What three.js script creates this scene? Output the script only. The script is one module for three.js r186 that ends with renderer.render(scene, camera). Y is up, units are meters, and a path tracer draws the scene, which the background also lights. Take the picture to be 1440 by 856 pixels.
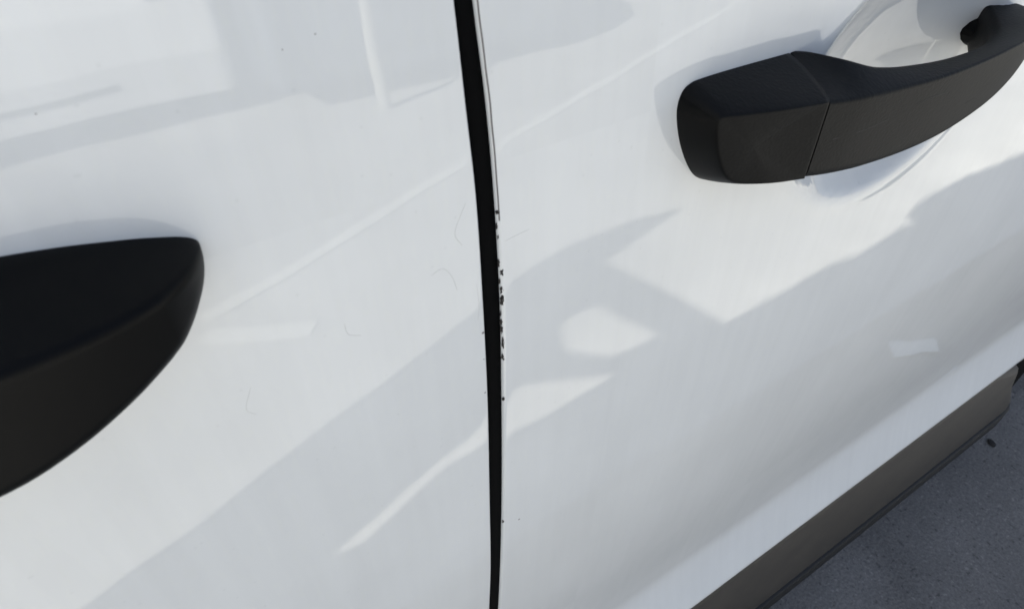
import * as THREE from 'three';
import { mergeGeometries } from 'three/addons/utils/BufferGeometryUtils.js';
import { ImprovedNoise } from 'three/addons/math/ImprovedNoise.js';

// ---------------------------------------------------------------- camera, sky, sun, exposure
const scene = new THREE.Scene();
const camera = new THREE.PerspectiveCamera(48.5, 1440 / 856, 0.01, 400);
{
  const pos = new THREE.Vector3(-0.1651, 0.1179, 0.158);
  const fwd = new THREE.Vector3(0.40469, -0.6951, -0.59418).normalize();
  const up = new THREE.Vector3(0.36621, 0.71858, -0.59121).normalize();
  const m = new THREE.Matrix4().makeBasis(new THREE.Vector3().crossVectors(fwd, up), up, fwd.clone().negate());
  camera.position.copy(pos);
  camera.quaternion.setFromRotationMatrix(m);
}
camera.focus = 0.42;
camera.userData.fStop = 26;
scene.add(camera);

const SUN = new THREE.Vector3(-1.45, 1, -0.55).normalize();
const GROUND = -1.0;
const noise = new ImprovedNoise();
const fbm = (x, y, z, o = 4) => { let a = 0, w = 0.5, s = 0; for (let i = 0; i < o; i++) { a += w * noise.noise(x, y, z); s += w; x *= 2.03; y *= 2.03; z *= 2.03; w *= 0.5; } return a / s; };
const smooth = (a, b, t) => { t = Math.min(1, Math.max(0, (t - a) / (b - a))); return t * t * (3 - 2 * t); };
let seed = 12345;
const rnd = () => { seed = (seed * 1664525 + 1013904223) % 4294967296; return seed / 4294967296; };
{
  const W = 768, H = 384, data = new Float32Array(W * H * 4);
  for (let j = 0; j < H; j++) for (let i = 0; i < W; i++) {
    const el = ((j + 0.5) / H - 0.5) * Math.PI, az = ((i + 0.5) / W - 0.5) * 2 * Math.PI;
    const d = new THREE.Vector3(Math.cos(el) * Math.cos(az), Math.sin(el), Math.cos(el) * Math.sin(az));
    const h = Math.max(0, d.y), k = Math.pow(1 - h, 3);
    let c = [0.075 + 0.110 * k, 0.098 + 0.110 * k, 0.148 + 0.088 * k];
    const glow = 0.1 * Math.pow(Math.max(0, d.dot(SUN)), 6);
    c = [c[0] + glow, c[1] + glow * 0.95, c[2] + glow * 0.85];
    const q = 1.5 / (h + 0.35), cl = smooth(0.02, 0.38, fbm(d.x * q + 3.1, d.y * 2, d.z * q + 1.7, 5)) * smooth(0.0, 0.25, h + 0.1) * 0.75;
    c = [c[0] * (1 - cl) + 0.24 * cl, c[1] * (1 - cl) + 0.246 * cl, c[2] * (1 - cl) + 0.258 * cl];
    data.set([c[0], c[1], c[2], 1], (j * W + i) * 4);
  }
  const t = new THREE.DataTexture(data, W, H, THREE.RGBAFormat, THREE.FloatType);
  t.mapping = THREE.EquirectangularReflectionMapping; t.magFilter = THREE.LinearFilter; t.needsUpdate = true;
  scene.background = t; scene.environment = t;
}
const sun = new THREE.DirectionalLight(new THREE.Color(1, 0.96, 0.86), 5);
sun.position.copy(SUN).multiplyScalar(20); sun.castShadow = true;
sun.shadow.mapSize.set(2048, 2048);
Object.assign(sun.shadow.camera, { left: -8, right: 8, top: 8, bottom: -8, near: 1, far: 50 });
scene.add(sun); scene.add(sun.target);

const renderer = new THREE.WebGLRenderer({ antialias: true });
renderer.setSize(1024, 608);
renderer.toneMapping = THREE.LinearToneMapping;
renderer.toneMappingExposure = 4.75;
renderer.shadowMap.enabled = true;

// ---------------------------------------------------------------- helpers
function canvasTexture(w, h, draw, srgb = true) {
  const c = document.createElement('canvas'); c.width = w; c.height = h;
  draw(c.getContext('2d'), w, h);
  const t = new THREE.CanvasTexture(c); t.wrapS = t.wrapT = THREE.RepeatWrapping;
  if (srgb) t.colorSpace = THREE.SRGBColorSpace;
  return t;
}
function dataTexture(n, f, srgb) {           // f(u, v) -> [r, g, b] in 0..1
  const d = new Uint8Array(n * n * 4);
  for (let j = 0; j < n; j++) for (let i = 0; i < n; i++) { const c = f(i / n, j / n); d.set([c[0] * 255, c[1] * 255, c[2] * 255, 255].map((v) => Math.max(0, Math.min(255, v))), (j * n + i) * 4); }
  const t = new THREE.DataTexture(d, n, n); t.wrapS = t.wrapT = THREE.RepeatWrapping; t.magFilter = THREE.LinearFilter; t.minFilter = THREE.LinearFilter;
  if (srgb) t.colorSpace = THREE.SRGBColorSpace;
  t.needsUpdate = true; return t;
}
function mesh(name, geo, mat, parent) {
  const m = new THREE.Mesh(Array.isArray(geo) ? mergeGeometries(geo.map((g) => (g.index ? g.toNonIndexed() : g))) : geo, mat);
  m.name = name; m.castShadow = m.receiveShadow = true; parent.add(m); return m;
}
// a grid surface: f(i/nu, j/nv) -> [x, y, z]; uv in metres along x and y
function surface(us, vs, f, uvf) {
  const nu = us.length, nv = vs.length, p = [], uv = [], ix = [];
  for (let j = 0; j < nv; j++) for (let i = 0; i < nu; i++) { const q = f(us[i], vs[j], i, j); p.push(...q); uv.push(...(uvf ? uvf(q, us[i], vs[j]) : [q[0], q[1]])); }
  for (let j = 0; j < nv - 1; j++) for (let i = 0; i < nu - 1; i++) { const a = j * nu + i; ix.push(a, a + 1, a + nu + 1, a, a + nu + 1, a + nu); }
  const g = new THREE.BufferGeometry();
  g.setAttribute('position', new THREE.Float32BufferAttribute(p, 3)); g.setAttribute('uv', new THREE.Float32BufferAttribute(uv, 2));
  g.setIndex(ix); g.computeVertexNormals(); return g;
}
const lerpTable = (tab) => (x) => {           // smooth (Catmull-Rom like) lookup in [[x, y...]] sorted by x
  if (x <= tab[0][0]) return tab[0].slice(1); const n = tab.length;
  if (x >= tab[n - 1][0]) return tab[n - 1].slice(1);
  let k = 0; while (tab[k + 1][0] < x) k++;
  const a = tab[Math.max(0, k - 1)], b = tab[k], c = tab[k + 1], d = tab[Math.min(n - 1, k + 2)], h = c[0] - b[0], t = (x - b[0]) / h;
  return b.slice(1).map((_, i) => {
    i++; const mb = k > 0 ? (c[i] - a[i]) / (c[0] - a[0]) : (c[i] - b[i]) / h, mc = k < n - 2 ? (d[i] - b[i]) / (d[0] - b[0]) : (c[i] - b[i]) / h;
    const t2 = t * t, t3 = t2 * t;
    return (2 * t3 - 3 * t2 + 1) * b[i] + (t3 - 2 * t2 + t) * h * mb + (-2 * t3 + 3 * t2) * c[i] + (t3 - t2) * h * mc;
  });
};
const range = (a, b, n) => Array.from({ length: n + 1 }, (_, i) => a + (b - a) * i / n);
function box(x0, x1, y0, y1, z0, z1) { const g = new THREE.BoxGeometry(x1 - x0, y1 - y0, z1 - z0); g.translate((x0 + x1) / 2, (y0 + y1) / 2, (z0 + z1) / 2); return g; }
// ring through a rounded polygon [[z, y, r], ...]
function roundedRing(pts, per = 7, edge = 4) {
  const out = [], n = pts.length;
  for (let k = 0; k < n; k++) {
    const a = pts[(k + n - 1) % n], b = pts[k], c = pts[(k + 1) % n];
    const la = Math.hypot(a[0] - b[0], a[1] - b[1]), lc = Math.hypot(c[0] - b[0], c[1] - b[1]), ra = Math.min(b[2], la * 0.48), rc = Math.min(b[2], lc * 0.48);
    const p = [b[0] + (a[0] - b[0]) / la * ra, b[1] + (a[1] - b[1]) / la * ra], q = [b[0] + (c[0] - b[0]) / lc * rc, b[1] + (c[1] - b[1]) / lc * rc];
    for (let i = 0; i <= per; i++) { const t = i / per, u = 1 - t; out.push([u * u * p[0] + 2 * u * t * b[0] + t * t * q[0], u * u * p[1] + 2 * u * t * b[1] + t * t * q[1]]); }
    const rd = Math.min(c[2], lc * 0.48), e = [c[0] + (b[0] - c[0]) / lc * rd, c[1] + (b[1] - c[1]) / lc * rd];
    for (let i = 1; i < edge; i++) { const t = i / edge; out.push([q[0] + (e[0] - q[0]) * t, q[1] + (e[1] - q[1]) * t]); }
  }
  return out;
}
// loft of rings along x; bend(x, y, z) -> [x, y, z]; ends closed with a fan
function loft(xs, ringAt, bend = (x, y, z) => [x, y, z]) {
  const rings = xs.map((x) => ringAt(x).map(([z, y]) => bend(x, y, z))), n = rings[0].length, p = [], uv = [], ix = [];
  rings.forEach((r) => { [...r, r[0]].forEach((q) => { p.push(...q); uv.push(q[0], q[1] + q[2]); }); });
  const w = n + 1;
  for (let j = 0; j < rings.length - 1; j++) for (let i = 0; i < n; i++) { const a = j * w + i; ix.push(a, a + 1, a + w + 1, a, a + w + 1, a + w); }
  for (const [j, flip] of [[0, true], [rings.length - 1, false]]) {
    const c = [0, 1, 2].map((k) => rings[j].reduce((s, q) => s + q[k], 0) / n), at = p.length / 3;
    p.push(...c); uv.push(c[0], c[1]);
    rings[j].forEach((q) => { p.push(...q); uv.push(q[0], q[1] + q[2]); });
    for (let i = 0; i < n; i++) { const a = at + 1 + i, b = at + 1 + (i + 1) % n; ix.push(...(flip ? [at, b, a] : [at, a, b])); }
  }
  const g = new THREE.BufferGeometry();
  g.setAttribute('position', new THREE.Float32BufferAttribute(p, 3)); g.setAttribute('uv', new THREE.Float32BufferAttribute(uv, 2));
  g.setIndex(ix); g.computeVertexNormals();
  const nn = g.attributes.normal;              // close the seam of every ring
  for (let j = 0; j < rings.length; j++) { const a = j * w, b = j * w + n, s = [nn.getX(a) + nn.getX(b), nn.getY(a) + nn.getY(b), nn.getZ(a) + nn.getZ(b)], l = Math.hypot(...s) || 1; nn.setXYZ(a, s[0] / l, s[1] / l, s[2] / l); nn.setXYZ(b, s[0] / l, s[1] / l, s[2] / l); }
  return g;
}
function tube(pts, r, seg = 24, rad = 6) { return new THREE.TubeGeometry(new THREE.CatmullRomCurve3(pts.map((q) => new THREE.Vector3(...q))), seg, r, rad, false); }

// ---------------------------------------------------------------- materials
const dustMap = dataTexture(512, (u, v) => {
  const streak = 0.5 + 0.5 * fbm(u * 60, v * 3, 2.5, 3), cloud = fbm(u * 5, v * 5, 7.7, 4), speck = noise.noise(u * 230, v * 230, 4.4) > 0.78 ? 0.05 : 0;
  const l = 0.945 - 0.026 * streak + 0.028 * cloud - speck * 0.6;
  return [l, l * 1.0, l * 0.995];
}, true);
dustMap.repeat.set(2.5, 2.5);
const paintRough = dataTexture(512, (u, v) => { const g = 0.5 + 0.5 * fbm(u * 9, v * 9, 1.3, 5); return [1, 0.55 + 0.45 * g, 1]; });
paintRough.repeat.set(2, 2);
const paint = new THREE.MeshPhysicalMaterial({ name: 'white_paint', color: new THREE.Color(0.74, 0.748, 0.742), map: dustMap, roughness: 0.6, specularIntensity: 0.2, ior: 1.5, clearcoat: 1, clearcoatRoughness: 0.025 });
const bumpGrain = dataTexture(256, (u, v) => { const g = 0.5 + 0.5 * noise.noise(u * 64, v * 64, 0.5) * 0.8 + 0.25 * noise.noise(u * 128, v * 128, 3.5); return [g, g, g]; });
bumpGrain.repeat.set(14, 14);
const wearMap = dataTexture(512, (u, v) => {
  const c = 0.5 + 0.5 * fbm(u * 6, v * 6, 9.1, 5), s = Math.max(0, noise.noise(u * 7 + v * 40, v * 90 - u * 20, 5.2) - 0.55);
  const l = 0.80 + 0.16 * c + s * 0.35; return [l, l, l * 0.99];
}, true);
wearMap.repeat.set(6, 6);
const grainPlastic = new THREE.MeshPhysicalMaterial({ name: 'grained_black_plastic', color: new THREE.Color(0.0064, 0.0063, 0.0062), map: wearMap, specularIntensity: 0.27, roughness: 0.5, bumpMap: bumpGrain, bumpScale: 0.00012, ior: 1.45 });
const blackPlastic = new THREE.MeshPhysicalMaterial({ name: 'black_plastic', color: new THREE.Color(0.003, 0.003, 0.003), map: wearMap, specularIntensity: 0.24, roughness: 0.42, ior: 1.45 });
const splashMap = dataTexture(512, (u, v) => {
  const c = fbm(u * 8, v * 8, 2.2, 5), sp = Math.max(0, noise.noise(u * 46, v * 46, 6.1) - 0.5) * 0.5 + Math.max(0, noise.noise(u * 110, v * 110, 1.9) - 0.55) * 0.6, run = 0.06 * fbm(u * 50, v * 4, 8.2, 3);
  const l = 0.76 + 0.16 * c + sp + run; return [l, l * 0.985, l * 0.95];
}, true);
splashMap.repeat.set(2.2, 2.2);
const claddingPlastic = new THREE.MeshPhysicalMaterial({ name: 'grey_cladding_plastic', color: new THREE.Color(0.062, 0.055, 0.046), map: splashMap, roughness: 0.6, bumpMap: bumpGrain, bumpScale: 0.0002 });
const rubber = new THREE.MeshPhysicalMaterial({ name: 'black_rubber', color: new THREE.Color(0.003, 0.003, 0.003), specularIntensity: 0.15, roughness: 1 });
const darkGlass = new THREE.MeshPhysicalMaterial({ name: 'tinted_glass', color: new THREE.Color(0.01, 0.012, 0.012), roughness: 0.03 });
const chipDark = new THREE.MeshStandardMaterial({ name: 'bare_chip', color: new THREE.Color(0.02, 0.017, 0.015), roughness: 0.8 });
const speckGrey = new THREE.MeshStandardMaterial({ name: 'dirt', color: new THREE.Color(0.25, 0.24, 0.23), roughness: 0.9 });
const scratchGrey = new THREE.MeshStandardMaterial({ name: 'scratch_grey', color: new THREE.Color(0.46, 0.46, 0.44), roughness: 0.7 });
const steel = new THREE.MeshStandardMaterial({ name: 'steel', color: new THREE.Color(0.5, 0.5, 0.52), metalness: 0.9, roughness: 0.35 });

// ---------------------------------------------------------------- ground
{
  const asph = dataTexture(1024, (u, v) => {
    const grain = noise.noise(u * 260, v * 260, 1.1), fine = rnd() - 0.5, blot = fbm(u * 5, v * 5, 6.6, 5), stone = noise.noise(u * 180, v * 180, 8.8);
    let l = 0.465 + 0.05 * grain + 0.08 * fine + 0.16 * blot; if (stone > 0.5) l += 0.07; if (stone < -0.5) l -= 0.09;
    return [l * 1.03, l * 1.0, l * 0.965];
  }, true);
  asph.repeat.set(0.8, 0.8);
  const asphBump = dataTexture(512, (u, v) => { const g = 0.5 + 0.35 * noise.noise(u * 120, v * 120, 2.2) + 0.2 * noise.noise(u * 240, v * 240, 5.5); return [g, g, g]; });
  asphBump.repeat.set(1.6, 1.6);
  const m = new THREE.MeshStandardMaterial({ name: 'asphalt', color: new THREE.Color(1, 1, 1), map: asph, bumpMap: asphBump, bumpScale: 0.0012, roughness: 0.9 });
  const g = new THREE.PlaneGeometry(240, 240); g.rotateX(-Math.PI / 2);
  const uv = g.attributes.uv; for (let i = 0; i < uv.count; i++) uv.setXY(i, uv.getX(i) * 240, uv.getY(i) * 240);
  const gr = mesh('ground', g, m, scene); gr.position.y = GROUND; gr.userData.kind = 'structure';
  const conc = dataTexture(1024, (u, v) => { const l = 0.63 + 0.035 * noise.noise(u * 240, v * 240, 4.1) + 0.05 * (rnd() - 0.5) + 0.10 * fbm(u * 6, v * 6, 2.6, 5); return [l * 1.005, l * 1.0, l * 0.985]; }, true);
  conc.repeat.set(0.5, 0.5);
  const bayGeo = new THREE.PlaneGeometry(80, 40); bayGeo.rotateX(-Math.PI / 2);
  const buv = bayGeo.attributes.uv; for (let i = 0; i < buv.count; i++) buv.setXY(i, buv.getX(i) * 80, buv.getY(i) * 40);
  const bay = mesh('parking_bay', bayGeo, new THREE.MeshStandardMaterial({ name: 'worn_concrete', map: conc, bumpMap: asphBump, bumpScale: 0.0008, roughness: 0.92 }), scene);
  bay.position.set(0, GROUND + 0.004, 20.36); bay.userData.kind = 'structure';
  const white = new THREE.MeshStandardMaterial({ name: 'road_paint', color: new THREE.Color(0.64, 0.64, 0.62), roughness: 0.8, map: dustMap });
  const strip = (x0, z0, x1, z1, w) => {
    const dx = x1 - x0, dz = z1 - z0, l = Math.hypot(dx, dz), nx = -dz / l * w / 2, nz = dx / l * w / 2, s = new THREE.BufferGeometry();
    s.setAttribute('position', new THREE.Float32BufferAttribute([x0 + nx, 0, z0 + nz, x1 + nx, 0, z1 + nz, x1 - nx, 0, z1 - nz, x0 - nx, 0, z0 - nz], 3));
    s.setAttribute('normal', new THREE.Float32BufferAttribute([0, 1, 0, 0, 1, 0, 0, 1, 0, 0, 1, 0], 3));
    s.setAttribute('uv', new THREE.Float32BufferAttribute([0, 0, l, 0, l, w, 0, w], 2)); s.setIndex([0, 1, 2, 0, 2, 3]); return s;
  };
  const mk = mesh('parking_markings', [strip(-0.14, 1.6, 6.1, 4.3, 0.06), strip(-0.16, 1.50, 0.10, 1.33, 0.075), strip(1.125, 0.245, 1.225, 0.17, 0.064)], white, scene);
  mk.position.y = GROUND + 0.008; mk.userData.kind = 'structure';
}

// ---------------------------------------------------------------- the car
const car = new THREE.Group(); car.name = 'parked_car'; scene.add(car);
car.userData = { label: 'white car with two black door handles and chipped paint along the door gap', category: 'car' };

const zBase = (y) => 0.0135 - 0.15 * Math.max(0, y + 0.3) ** 2 - 0.0035 * smooth(-0.32, -0.50, y);
const wave = (x, y) => 0.00010 * noise.noise(x * 7, y * 7, 0.3) + 0.00005 * noise.noise(x * 24, y * 24, 3.1) + 0.000014 * noise.noise(x * 63, y * 63, 8.1);
const flare = (y) => { const w = 0.013, t = (-0.510 - y) / w; return 0.0225 * Math.min(1.0, w / 0.061 * (t > 20 ? t : Math.log(1 + Math.exp(t)))) - 0.0006 * Math.exp(-(((y + 0.500) / 0.014) ** 2)); };
const ellipse = (x, y, cx, cy, rx, ry) => Math.hypot((x - cx) / rx, (y - cy) / ry);
function zFront(x, y) {
  const r = ellipse(x, y, 0.168, -0.029, 0.082, 0.0615);
  const dish = 0.030 * Math.max(0, 1 - r * r) * smooth(1.0, 0.86, r), lip = 0.0005 * Math.exp(-(((r - 1.04) / 0.06) ** 2));
  return zBase(y) + wave(x, y) + flare(y) - dish + lip;
}
function zRear(x, y) {
  return zBase(y) + wave(x + 5, y) + flare(y);
}
const Y0 = -0.576, Y1 = 0.145;
const gapRear = lerpTable([[-0.6, -0.0800], [-0.3083, -0.0763], [-0.255, -0.0751], [-0.181, -0.0745], [-0.107, -0.0733], [-0.056, -0.0730], [-0.0106, -0.0730], [0.0211, -0.0743], [0.0508, -0.0754], [0.15, -0.080]]);
const gapFront = lerpTable([[-0.6, -0.0735], [-0.3175, -0.0692], [-0.2627, -0.0683], [-0.1876, -0.0671], [-0.1117, -0.0660], [-0.0597, -0.0653], [-0.013, -0.0658], [0.0192, -0.0670], [0.0498, -0.0692], [0.15, -0.0745]]);
// a door skin: side = +1 runs to +x from its edge, -1 to -x; its edge is rolled inwards
function doorSkin(edge, far, side, z, r) {
  const roll = 6, cols = [];
  cols.push({ k: 'flank', d: 0.010 }, { k: 'flank', d: 0.006 });
  for (let i = 0; i <= roll; i++) cols.push({ k: 'roll', a: (i / roll) * Math.PI / 2 });
  const L = Math.abs(far), n = Math.round(L / 0.0032);
  for (let i = 1; i <= n; i++) cols.push({ k: 'face', t: i / n });
  const vs = range(Y0, Y1, 240);
  const us = side > 0 ? cols : cols.slice().reverse();
  return surface(us, vs, (c, y) => {
    const e = edge(y)[0];
    if (c.k === 'face') { const x0 = e + side * r, x = x0 + (far - x0) * c.t; return [x, y, z(x, y)]; }
    const zz = z(e + side * r, y);
    if (c.k === 'flank') return [e, y, zz - r - c.d];
    return [e + side * (r - r * Math.cos(c.a)), y, zz - r + r * Math.sin(c.a)];
  });
}
const rearDoor = mesh('rear_door', doorSkin(gapRear, -0.86, -1, zRear, 0.0012), paint, car);
const frontDoor = mesh('front_door', doorSkin(gapFront, 0.955, 1, zFront, 0.0016), paint, car);

// black seal in the gap
mesh('door_seal', surface([0, 1, 2, 3], range(-0.57, 0.14, 60), (i, y) => [[gapRear(y)[0] - 0.004, y, zBase(y) - 0.02], [gapRear(y)[0] - 0.0006, y, zBase(y) + flare(y) - 0.0040], [gapFront(y)[0] + 0.0004, y, zBase(y) + flare(y) - 0.0016], [gapFront(y)[0] + 0.006, y, zBase(y) - 0.02]][i]), rubber, car);

// ---- front handle: cap and grip
{
  const seam = (y, z) => (0.03 - Math.max(0, z)) * 0.40 - y * 0.08 + 0.0008;   // the slanted joint between cap and grip
  // the cap: a base outline on the door, a raised face outline, and bevelled flanks between them
  const ctl = [ // base x, y; face x, y, z
    [0.0722, 0.0055, 0.0612, 0.0008, 0.0300], [0.0434, 0.0064, 0.0430, 0.0012, 0.0262], [0.0260, 0.0066, 0.0255, 0.0012, 0.0208], [0.0185, 0.0060, 0.0190, 0.0008, 0.0180],
    [0.0146, 0.0030, 0.0178, -0.0008, 0.0174], [0.0136, -0.0040, 0.0187, -0.0060, 0.0174], [0.0172, -0.0165, 0.0222, -0.0155, 0.0178], [0.0235, -0.0287, 0.0278, -0.0250, 0.0187],
    [0.0305, -0.0368, 0.0318, -0.0290, 0.0195], [0.0400, -0.0408, 0.0385, -0.0312, 0.0217], [0.0545, -0.0418, 0.0500, -0.0322, 0.0265], [0.0722, -0.0405, 0.0638, -0.0332, 0.0300]];
  const tab = lerpTable(ctl.map((c, i) => [i, ...c])), ts = [...range(0, 11, 110)], loop = ts.map((t) => tab(t));
  for (let i = 1; i < 10; i++) loop.push(ctl[11].map((v, k) => v + (ctl[0][k] - v) * i / 10));
  const prof = [[0, -0.25], [0, 0], [0.08, 0.13], [0.22, 0.31], [0.38, 0.49], [0.55, 0.66], [0.72, 0.82], [0.82, 0.905], [0.89, 0.955], [0.95, 0.983], [1.0, 0.996]], n = loop.length, rings = [];
  for (const [u, v] of prof) rings.push(loop.map(([bx, by, fx, fy, fz]) => [bx + (fx - bx) * u, by + (fy - by) * u, 0.001 + (fz - 0.001) * v]));
  const c0 = [0, 1, 2].map((k) => loop.reduce((a, q) => a + q[2 + k], 0) / n); c0[2] += 0.0005;
  for (const w of [0.03, 0.08, 0.2, 0.4, 0.6, 0.8, 1]) rings.push(loop.map(([, , fx, fy, fz]) => { const m = Math.sin(w * Math.PI / 2); return [fx + (c0[0] - fx) * w, fy + (c0[1] - fy) * w, fz + (c0[2] - fz) * (0.6 * w + 0.4 * m)]; }));
  const p = [], uv = [], cap = [], face = [];
  for (const g of rings) for (const q of g) { p.push(...q); uv.push(q[0], q[1] + q[2]); }
  for (let a = 0; a < rings.length - 1; a++) for (let b = 0; b < n; b++) {
    const b2 = (b + 1) % n, quad = [a * n + b, (a + 1) * n + b2, a * n + b2, a * n + b, (a + 1) * n + b, (a + 1) * n + b2];
    (a < 9 && b > 40 && b < 82 ? face : cap).push(...quad);
  }
  const whole = new THREE.BufferGeometry();
  whole.setAttribute('position', new THREE.Float32BufferAttribute(p, 3)); whole.setAttribute('uv', new THREE.Float32BufferAttribute(uv, 2));
  whole.setIndex([...cap, ...face]); whole.computeVertexNormals();
  if (whole.attributes.normal.getZ((rings.length - 2) * n) < 0) { for (const l of [cap, face]) for (let k = 0; k < l.length; k += 3) [l[k + 1], l[k + 2]] = [l[k + 2], l[k + 1]]; whole.setIndex([...cap, ...face]); whole.computeVertexNormals(); }
  const only = (ix) => { const g = whole.clone(); g.setIndex(ix); return g; };
  mesh('handle_end_cap', only(cap), grainPlastic, frontDoor);
  mesh('handle_end_face', only(face), blackPlastic, frontDoor);   // the smooth end of the cap

  const G = lerpTable([ // x: back z, back-top y, ridge z, ridge y, bottom z, bottom y, back-bottom y
    [0.0634, -0.004, 0.0060, 0.0300, 0.0006, 0.0300, -0.0345, -0.0405],
    [0.072, 0.002, 0.0066, 0.0312, -0.0002, 0.0312, -0.0358, -0.0405],
    [0.084, 0.0130, 0.0066, 0.0328, -0.0010, 0.0325, -0.0372, -0.0405],
    [0.100, 0.0200, 0.0030, 0.0340, -0.0020, 0.0335, -0.0388, -0.0415],
    [0.130, 0.0215, -0.0024, 0.0355, -0.0032, 0.0345, -0.0405, -0.0430],
    [0.160, 0.0215, -0.0060, 0.0352, -0.0036, 0.0340, -0.0405, -0.0425],
    [0.190, 0.0190, -0.0080, 0.0335, -0.0036, 0.0320, -0.0378, -0.0395],
    [0.212, 0.0120, -0.0080, 0.0305, -0.0042, 0.0290, -0.0342, -0.0355],
    [0.232, -0.004, -0.0070, 0.0255, -0.0052, 0.0240, -0.0292, -0.0300],
    [0.250, -0.020, -0.0070, 0.0170, -0.0070, 0.0160, -0.0230, -0.0235],
    [0.258, -0.024, -0.0090, 0.0080, -0.0095, 0.0070, -0.0190, -0.0195]]);
  const gring = (x) => { const [zk, ya, zr, yr, zb, yb, yc] = G(x); return roundedRing([[zk, ya, 0.004], [zr, yr, 0.0016], [zb, yb, 0.0055], [zk, yc, 0.005]]); };
  mesh('door_handle', loft([0.0632, 0.0634, ...range(0.0642, 0.258, 90)], gring, (x, y, z) => [x - 0.002 * smooth(0.12, 0.063, x) + seam(y, z) * smooth(0.115, 0.063, x), y, z]), grainPlastic, frontDoor);
  const faceZ = (x, y) => { const [, , zr, yr, zb, yb] = G(x); return zr + (zb - zr) * (yr - y) / (yr - yb); };
  const rub = new THREE.MeshStandardMaterial({ name: 'rubbed_plastic', color: new THREE.Color(0.032, 0.031, 0.029), roughness: 0.7 });
  for (const pts of [[[0.0710, -0.0169], [0.0878, -0.0168], [0.1028, -0.0155]], [[0.1639, -0.0250], [0.1694, -0.0248], [0.1760, -0.0251]], [[0.118, -0.0125], [0.129, -0.0120], [0.139, -0.0128]]])
    mesh('scratch', tube(pts.map(([x, y]) => [x, y, faceZ(x, y) + 0.00002]), 0.00012, 20, 5), rub, frontDoor);
  // the dark pivot inside the recess
  mesh('handle_pivot', loft(range(0.231, 0.255, 14), (x) => { const t = (x - 0.231) / 0.024, h = 0.009 * Math.sqrt(Math.max(0.02, 1 - (2 * t - 1) ** 2)); return roundedRing([[-0.03, -0.021 + h, 0.004], [0.02, -0.021 + h, 0.004], [0.02, -0.021 - h, 0.004], [-0.03, -0.021 - h, 0.004]]); }), blackPlastic, frontDoor);
}
// ---- rear handle
{
  const T = lerpTable([ // x: ridge z, ridge y, bottom z, bottom y, top-back y
    [-0.47, 0.006, 0.004, 0.006, 0.000, 0.006],
    [-0.45, 0.024, 0.010, 0.024, -0.016, 0.018],
    [-0.36, 0.032, 0.013, 0.032, -0.027, 0.020],
    [-0.26, 0.031, 0.0115, 0.031, -0.026, 0.020],
    [-0.215, 0.0300, 0.0108, 0.0285, -0.0262, 0.0195],
    [-0.200, 0.0295, 0.0106, 0.0275, -0.0228, 0.0180],
    [-0.185, 0.0275, 0.0104, 0.0250, -0.0172, 0.0155],
    [-0.173, 0.0235, 0.0096, 0.0210, -0.0120, 0.0127],
    [-0.165, 0.0190, 0.0090, 0.0165, -0.0085, 0.0108],
    [-0.156, 0.0150, 0.0084, 0.0130, -0.0050, 0.0098]]);
  const ring = (x) => {
    const [zr, yr, zb, yb, ya] = T(x), k = Math.max(0, (x + 0.1700) / 0.0136), f = Math.sqrt(Math.max(0.004, 1 - k * k)), m = 0.0055, c = (y) => m + (y - m) * f;
    return roundedRing([[-0.006, c(ya), 0.001], [0.001, c(ya), 0.002], [zr * f, c(yr), 0.003], [zb * f, c(yb), 0.006], [0.0, c(yb - 0.004), 0.003], [-0.006, c(yb - 0.004), 0.001]]);
  };
  mesh('door_handle', loft([...range(-0.47, -0.170, 100), ...range(0.05, 1, 18).map((t) => -0.170 + 0.0136 * Math.sin(t * Math.PI / 2))], ring), blackPlastic, rearDoor);
}
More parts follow.
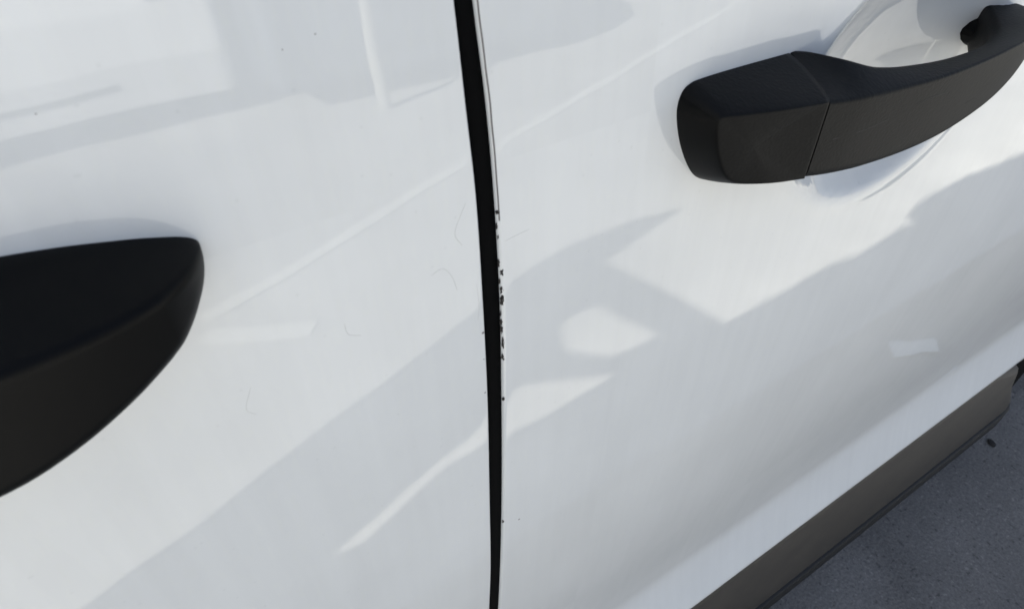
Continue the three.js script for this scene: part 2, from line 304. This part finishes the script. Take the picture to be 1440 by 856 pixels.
// ---- paint chips, scratches and specks
{
  const chip = (y, len) => {                  // a ragged flake made of a few shards that follow the rolled edge
    const e = gapFront(y)[0], gs = [], n = Math.max(1, Math.round(len / 0.0015));
    for (let m = 0; m < n; m++) {
      const g = new THREE.IcosahedronGeometry(1, 2), p = g.attributes.position, yy = y + (n > 1 ? (m / (n - 1) * 2 - 1) * len : 0) + (rnd() - 0.5) * 0.0006, k = 0.25 + 0.5 * rnd();
      const w = 0.00045 + 0.0004 * rnd(), l = Math.min(len + 0.0005, 0.0013 + 0.0016 * rnd()), off = 37 * rnd();
      for (let i = 0; i < p.count; i++) { const q = 1 + 0.8 * noise.noise(p.getX(i) * 2.1 + off, p.getY(i) * 2.6, p.getZ(i) * 2.4); p.setXYZ(i, p.getX(i) * w * q, p.getY(i) * l * q, p.getZ(i) * w * 0.8 * q); }
      g.computeVertexNormals(); g.translate(e + 0.0016 * (1 - Math.cos(k)) + 0.0001 + 0.0004 * rnd(), yy, zFront(e + 0.0016, yy) - 0.0016 + 0.0016 * Math.sin(k) - 0.0001); gs.push(g);
    }
    mesh('paint_chip', gs, chipDark, frontDoor);
  };
  for (const [y, l] of [[-0.0185, 0.0003], [-0.0245, 0.0010], [-0.0288, 0.0007], [-0.0465, 0.0062], [-0.0612, 0.0036], [-0.0692, 0.0013], [-0.0757, 0.0030], [-0.0838, 0.0034], [-0.0885, 0.0004], [-0.1125, 0.0006], [-0.2110, 0.0011]]) chip(y, l);
  const edgeLine = []; for (const y of range(-0.022, 0.10, 24)) { const e = gapFront(y)[0]; edgeLine.push([e + 0.0008 + 0.0002 * noise.noise(y * 120, 1, 2), y, zFront(e + 0.0016, y) - 0.0003]); }
  mesh('worn_edge', tube(edgeLine, 0.00030, 120, 6), new THREE.MeshStandardMaterial({ name: 'worn_edge_grey', color: new THREE.Color(0.16, 0.15, 0.145), roughness: 0.8 }), frontDoor);
  const scr = (door, z, pts) => mesh('scratch', tube(pts.map(([x, y]) => [x, y, z(x, y) - 0.00002]), 0.00007, 20, 5), scratchGrey, door);
  const speck = (door, z, x, y, r) => { const g = new THREE.IcosahedronGeometry(r * 0.8, 1); g.scale(1, 1, 0.35); g.translate(x, y, z(x, y)); mesh('dirt_speck', g, speckGrey, door); };
  scr(rearDoor, zRear, [[-0.0927, -0.0334], [-0.0882, -0.0323], [-0.0851, -0.0367], [-0.0834, -0.0438]]);
  scr(rearDoor, zRear, [[-0.1577, -0.0485], [-0.1612, -0.0570], [-0.1591, -0.0604]]);
  scr(rearDoor, zRear, [[-0.1247, -0.0386], [-0.1242, -0.0435], [-0.1202, -0.0462]]);
  scr(rearDoor, zRear, [[-0.0774, -0.0104], [-0.0823, -0.0208], [-0.0800, -0.0260]]);
  scr(rearDoor, zRear, [[-0.0756, -0.0447], [-0.0752, -0.0553], [-0.0761, -0.0615]]);
  scr(frontDoor, zFront, [[-0.0630, -0.0310], [-0.0577, -0.0304], [-0.0526, -0.0299]]);
  for (const [x, y, q] of [[-0.1146, 0.0498, 0.0003], [-0.1233, 0.0479, 0.00025], [-0.1769, 0.0459, 0.00025], [-0.0748, -0.1024, 0.0006], [-0.0742, -0.0689, 0.0008], [-0.0745, -0.083, 0.0004]]) speck(rearDoor, zRear, x, y, q);
  speck(frontDoor, zFront, -0.0572, -0.2175, 0.0008);
}
// ---- sill, cladding, lower lip
const archCut = (y) => 0.835 + 0.20 * smooth(-0.58, -0.88, y) - 0.085 * smooth(-0.615, -0.568, y);
{
  const prof = [[0.0260, -0.5700], [0.0310, -0.5715], [0.0335, -0.5760], [0.0345, -0.5840], [0.0350, -0.62], [0.0352, -0.70], [0.0355, -0.80], [0.0352, -0.826], [0.0340, -0.834], [0.026, -0.838], [0.0, -0.840]];
  mesh('sill_cladding', surface(range(0, 1, 160), prof.map((_, i) => i), (u, i) => { const [z, y] = prof[i], x1 = archCut(y), x = -0.95 + (x1 + 0.95) * u; return [x, y, z - 0.03 * smooth(x1 - 0.03, x1, x)]; }), claddingPlastic, car);
  const lip = [[0.026, -0.8385], [0.036, -0.8390], [0.0395, -0.845], [0.0400, -0.868], [0.037, -0.882], [0.0, -0.882]];
  mesh('sill_lip', surface(range(-0.95, 1.045, 60), lip.map((_, i) => i), (x, i) => [x, lip[i][1], lip[i][0] - 0.02 * smooth(1.0, 1.04, x)]), new THREE.MeshPhysicalMaterial({ name: 'dark_lip_plastic', color: new THREE.Color(0.014, 0.014, 0.014), specularIntensity: 0.6, roughness: 0.6 }), car);
}
mesh('wheel_arch_liner', box(0.80, 1.05, -0.84, -0.585, -0.2, 0.012), rubber, car);
// ---- the rest of the body, which shades the ground and shows from the side
{
  const sideShape = (x0, x1, wheelX) => {
    const s = new THREE.Shape(); s.moveTo(x0, Y1); s.lineTo(x1, Y1); s.lineTo(x1, -0.84);
    const ar = wheelX > 0 ? 0.41 : 0.30, an = Math.asin(0.14 / ar);
    s.lineTo(wheelX + ar * Math.cos(an), -0.84); s.absarc(wheelX, -0.70, ar, -an, Math.PI + an, false);
    s.lineTo(x0, -0.84); s.closePath();
    return new THREE.ExtrudeGeometry(s, { depth: 0.02, bevelEnabled: true, bevelSize: 0.002, bevelThickness: 0.002, bevelSegments: 2, curveSegments: 24 }).translate(0, 0, -0.022);
  };
  mesh('front_fender', sideShape(0.962, 2.0, 1.38), paint, car);
  mesh('rear_quarter_panel', sideShape(-1.5, -0.868, -1.2), paint, car);
  mesh('underbody', [box(-1.49, 0.93, -0.835, -0.1, -1.7, -0.035), box(1.85, 1.98, -0.8, -0.1, -1.7, -0.035), box(0.93, 1.85, -0.25, -0.1, -1.7, -0.035), box(0.93, 1.85, -0.8, -0.25, -1.4, -0.35)], rubber, car);
  mesh('bonnet', loft(range(0.9, 2.0, 20), (x) => { const h = 0.20 - 0.10 * smooth(0.9, 2.0, x); return roundedRing([[-0.03, -0.1, 0.01], [-0.05, h, 0.06], [-1.7, h, 0.06], [-1.72, -0.1, 0.01]]); }), paint, car);
  // greenhouse: tumblehome glass from the belt to the roof, on both sides
  mesh('roof', loft(range(-1.5, 0.35, 20), (x) => { const h = 0.80 - 0.06 * smooth(-0.3, 0.35, x); return roundedRing([[-0.335, 0.70, 0.02], [-0.36, h, 0.05], [-1.44, h, 0.05], [-1.465, 0.70, 0.02]]); }), paint, car);
  mesh('side_window', surface(range(-1.5, 0.6, 20), [0, 1], (x, t) => [x + t * -0.22 * smooth(-0.3, 0.6, x), 0.146 + 0.56 * t, zBase(0.14) - 0.006 - 0.315 * t]), darkGlass, car);
  mesh('side_window', surface(range(-1.5, 0.6, 20), [0, 1], (x, t) => [x + t * -0.22 * smooth(-0.3, 0.6, x), 0.146 + 0.56 * t, -1.76 + 0.315 * t]), darkGlass, car);
  mesh('windscreen', surface([0, 1], range(-1.44, -0.36, 8), (t, z) => [0.37 + 0.58 * t, 0.74 - 0.54 * t, z]), darkGlass, car);
  mesh('roof_rail', tube([[-0.85, 0.77, -0.36], [-0.815, 0.835, -0.36], [-0.72, 0.845, -0.36], [-0.55, 0.825, -0.36], [-0.2, 0.80, -0.36], [0.2, 0.75, -0.36]], 0.036, 50, 10), blackPlastic, car);
  mesh('far_side_panel', box(-1.5, 2.0, -0.84, 0.146, -1.76, -1.74), paint, car);
  // the rear hinged door stands open; the sun shines through its window
  const s = new THREE.Shape();
  [[0.35, -0.62], [0.352, 0.10], [0.36, 0.50], [0.33, 0.66], [0.235, 0.81], [0.11, 0.935], [0.175, 0.655], [-0.03, 0.67], [-0.40, 0.68], [-0.40, -0.62]].forEach(([z, y], i) => (i ? s.lineTo(-z, y) : s.moveTo(-z, y)));
  s.closePath();
  const hole = (pts) => { const h = new THREE.Path(); const c = new THREE.CatmullRomCurve3(pts.map(([z, y]) => new THREE.Vector3(-z, y, 0)), true, 'catmullrom', 0.25).getPoints(40); c.forEach((q, i) => (i ? h.lineTo(q.x, q.y) : h.moveTo(q.x, q.y))); s.holes.push(h); };
  hole([[0.10, 0.47], [0.06, 0.55], [0.03, 0.568], [-0.18, 0.588], [-0.115, 0.48], [0.015, 0.43]]);
  hole([[0.03, -0.03], [0.012, 0.20], [0.022, 0.33], [-0.2, 0.475], [-0.13, 0.22]]);
  const bd = new THREE.ExtrudeGeometry(s, { depth: 0.03, bevelEnabled: false }); bd.rotateY(Math.PI / 2); bd.translate(-1.535, 0, 0);
  mesh('tailgate', bd, paint, car);
  // wheels
  for (const wx of [1.38, -1.2]) {
    const prof = [[0.19, -0.10], [0.24, -0.10], [0.31, -0.095], [0.33, -0.075], [0.335, 0], [0.33, 0.075], [0.31, 0.095], [0.24, 0.10], [0.19, 0.10]].map(([r, y]) => new THREE.Vector2(r, y));
    const ty = new THREE.LatheGeometry(prof, 48); ty.rotateX(Math.PI / 2); ty.translate(wx, GROUND + 0.335, -0.13);
    const wheel = mesh('wheel', ty, rubber, car);
    const rim = new THREE.CylinderGeometry(0.19, 0.17, 0.06, 32); rim.rotateX(Math.PI / 2); rim.translate(wx, GROUND + 0.335, -0.09);
    mesh('rim', rim, steel, wheel);
  }
}

// ---------------------------------------------------------------- what the paint reflects: parked cars across the bay, a post
function otherCar(name, label, x, z, body, h) {
  const t = new THREE.Group(); t.name = name; scene.add(t); t.position.set(x, GROUND, z);
  t.userData = { label, category: 'car', group: 'cars parked across the bay' };
  const W = 0.88, s = new THREE.Shape();     // the side profile along -z (nose) to +z, extruded across
  [[0.0, 0.22], [-0.03, 0.40], [0.02, 0.62], [0.25, 0.78], [0.95, 0.90], [1.0, 0.92], [4.1, 0.95], [4.25, 0.6], [4.2, 0.25]].forEach(([a, b], i) => (i ? s.lineTo(a, b * h) : s.moveTo(a, b * h)));
  s.closePath();
  const g = new THREE.ExtrudeGeometry(s, { depth: 2 * W - 0.12, bevelEnabled: true, bevelSize: 0.06, bevelThickness: 0.06, bevelSegments: 4 });
  g.rotateY(-Math.PI / 2); g.translate(W - 0.06, 0, 0);
  mesh('body', g, body, t);
  const c = new THREE.Shape(); [[0.95, 0.9], [1.75, 1.38], [2.2, 1.45], [3.3, 1.42], [4.05, 0.92]].forEach(([a, b], i) => (i ? c.lineTo(a, b * h) : c.moveTo(a, b * h))); c.closePath();
  const cg = new THREE.ExtrudeGeometry(c, { depth: 2 * W - 0.36, bevelEnabled: true, bevelSize: 0.03, bevelThickness: 0.08, bevelSegments: 3 });
  cg.rotateY(-Math.PI / 2); cg.translate(W - 0.18, 0, 0);
  mesh('cabin_glass', cg, darkGlass, t);
  mesh('roof', box(-W + 0.2, W - 0.2, 1.46 * h, 1.49 * h + 0.02, 1.8, 3.35), body, t);
  mesh('grille', box(-0.34, 0.34, 0.27 * h, 0.35 * h, -0.075, 0.03), claddingPlastic, t);
  for (const k of [-1, 1]) {
    const l = new THREE.SphereGeometry(0.12, 20, 12); l.scale(1.3, 0.6, 0.5); l.translate(k * 0.66, 0.62 * h, 0.02); mesh('headlight', l, steel, t);
    for (const wz of [0.85, 3.4]) { const w = new THREE.TorusGeometry(0.22, 0.1, 14, 32); w.rotateY(Math.PI / 2); w.translate(k * (W - 0.1), 0.32, wz); mesh('tyre', w, rubber, t); }
  }
  return t;
}
const silver = new THREE.MeshPhysicalMaterial({ name: 'blue_grey_paint', color: new THREE.Color(0.07, 0.085, 0.12), roughness: 0.5, metalness: 0.3, clearcoat: 1, clearcoatRoughness: 0.05 });
const whiteBody = new THREE.MeshPhysicalMaterial({ name: 'plain_white_paint', color: new THREE.Color(0.7, 0.7, 0.7), roughness: 0.5, clearcoat: 1, clearcoatRoughness: 0.05 });
otherCar('car', 'white car parked nose in, mirrored faintly in the paint above the left handle', -0.38, 3.75, whiteBody, 1);
otherCar('car_001', 'blue grey car mirrored faintly in the paint at the top beside the door gap', 1.46, 3.35, silver, 1);
{
  const g = new THREE.LatheGeometry([[0, 0], [0.034, 0], [0.032, 0.3], [0.030, 0.93], [0.02, 0.945], [0, 0.95]].map(([a, b]) => new THREE.Vector2(a, b)), 24);
  const b = mesh('bollard', g, new THREE.MeshStandardMaterial({ name: 'weathered_white', color: new THREE.Color(0.5, 0.5, 0.48), map: wearMap, roughness: 0.9 }), scene); b.position.set(1.06, GROUND, 3.1);
  b.userData = { label: 'white post mirrored as a pale upright streak at the top of the left door', category: 'bollard' };
}

{
  const g = new THREE.IcosahedronGeometry(0.008, 2), p = g.attributes.position;
  for (let i = 0; i < p.count; i++) { const q = 1 + 0.7 * noise.noise(p.getX(i) * 90, p.getY(i) * 90, p.getZ(i) * 90); p.setXYZ(i, p.getX(i) * q * 1.2, Math.max(-0.3, p.getY(i) / 0.008) * 0.004 * q, p.getZ(i) * q); }
  g.computeVertexNormals();
  const d = mesh('debris', g, chipDark, scene); d.position.set(1.083, GROUND + 0.002, 0.042);
  d.userData = { label: 'small dark scrap lying on the grey asphalt beside the lower trim', category: 'debris' };
}

renderer.render(scene, camera);
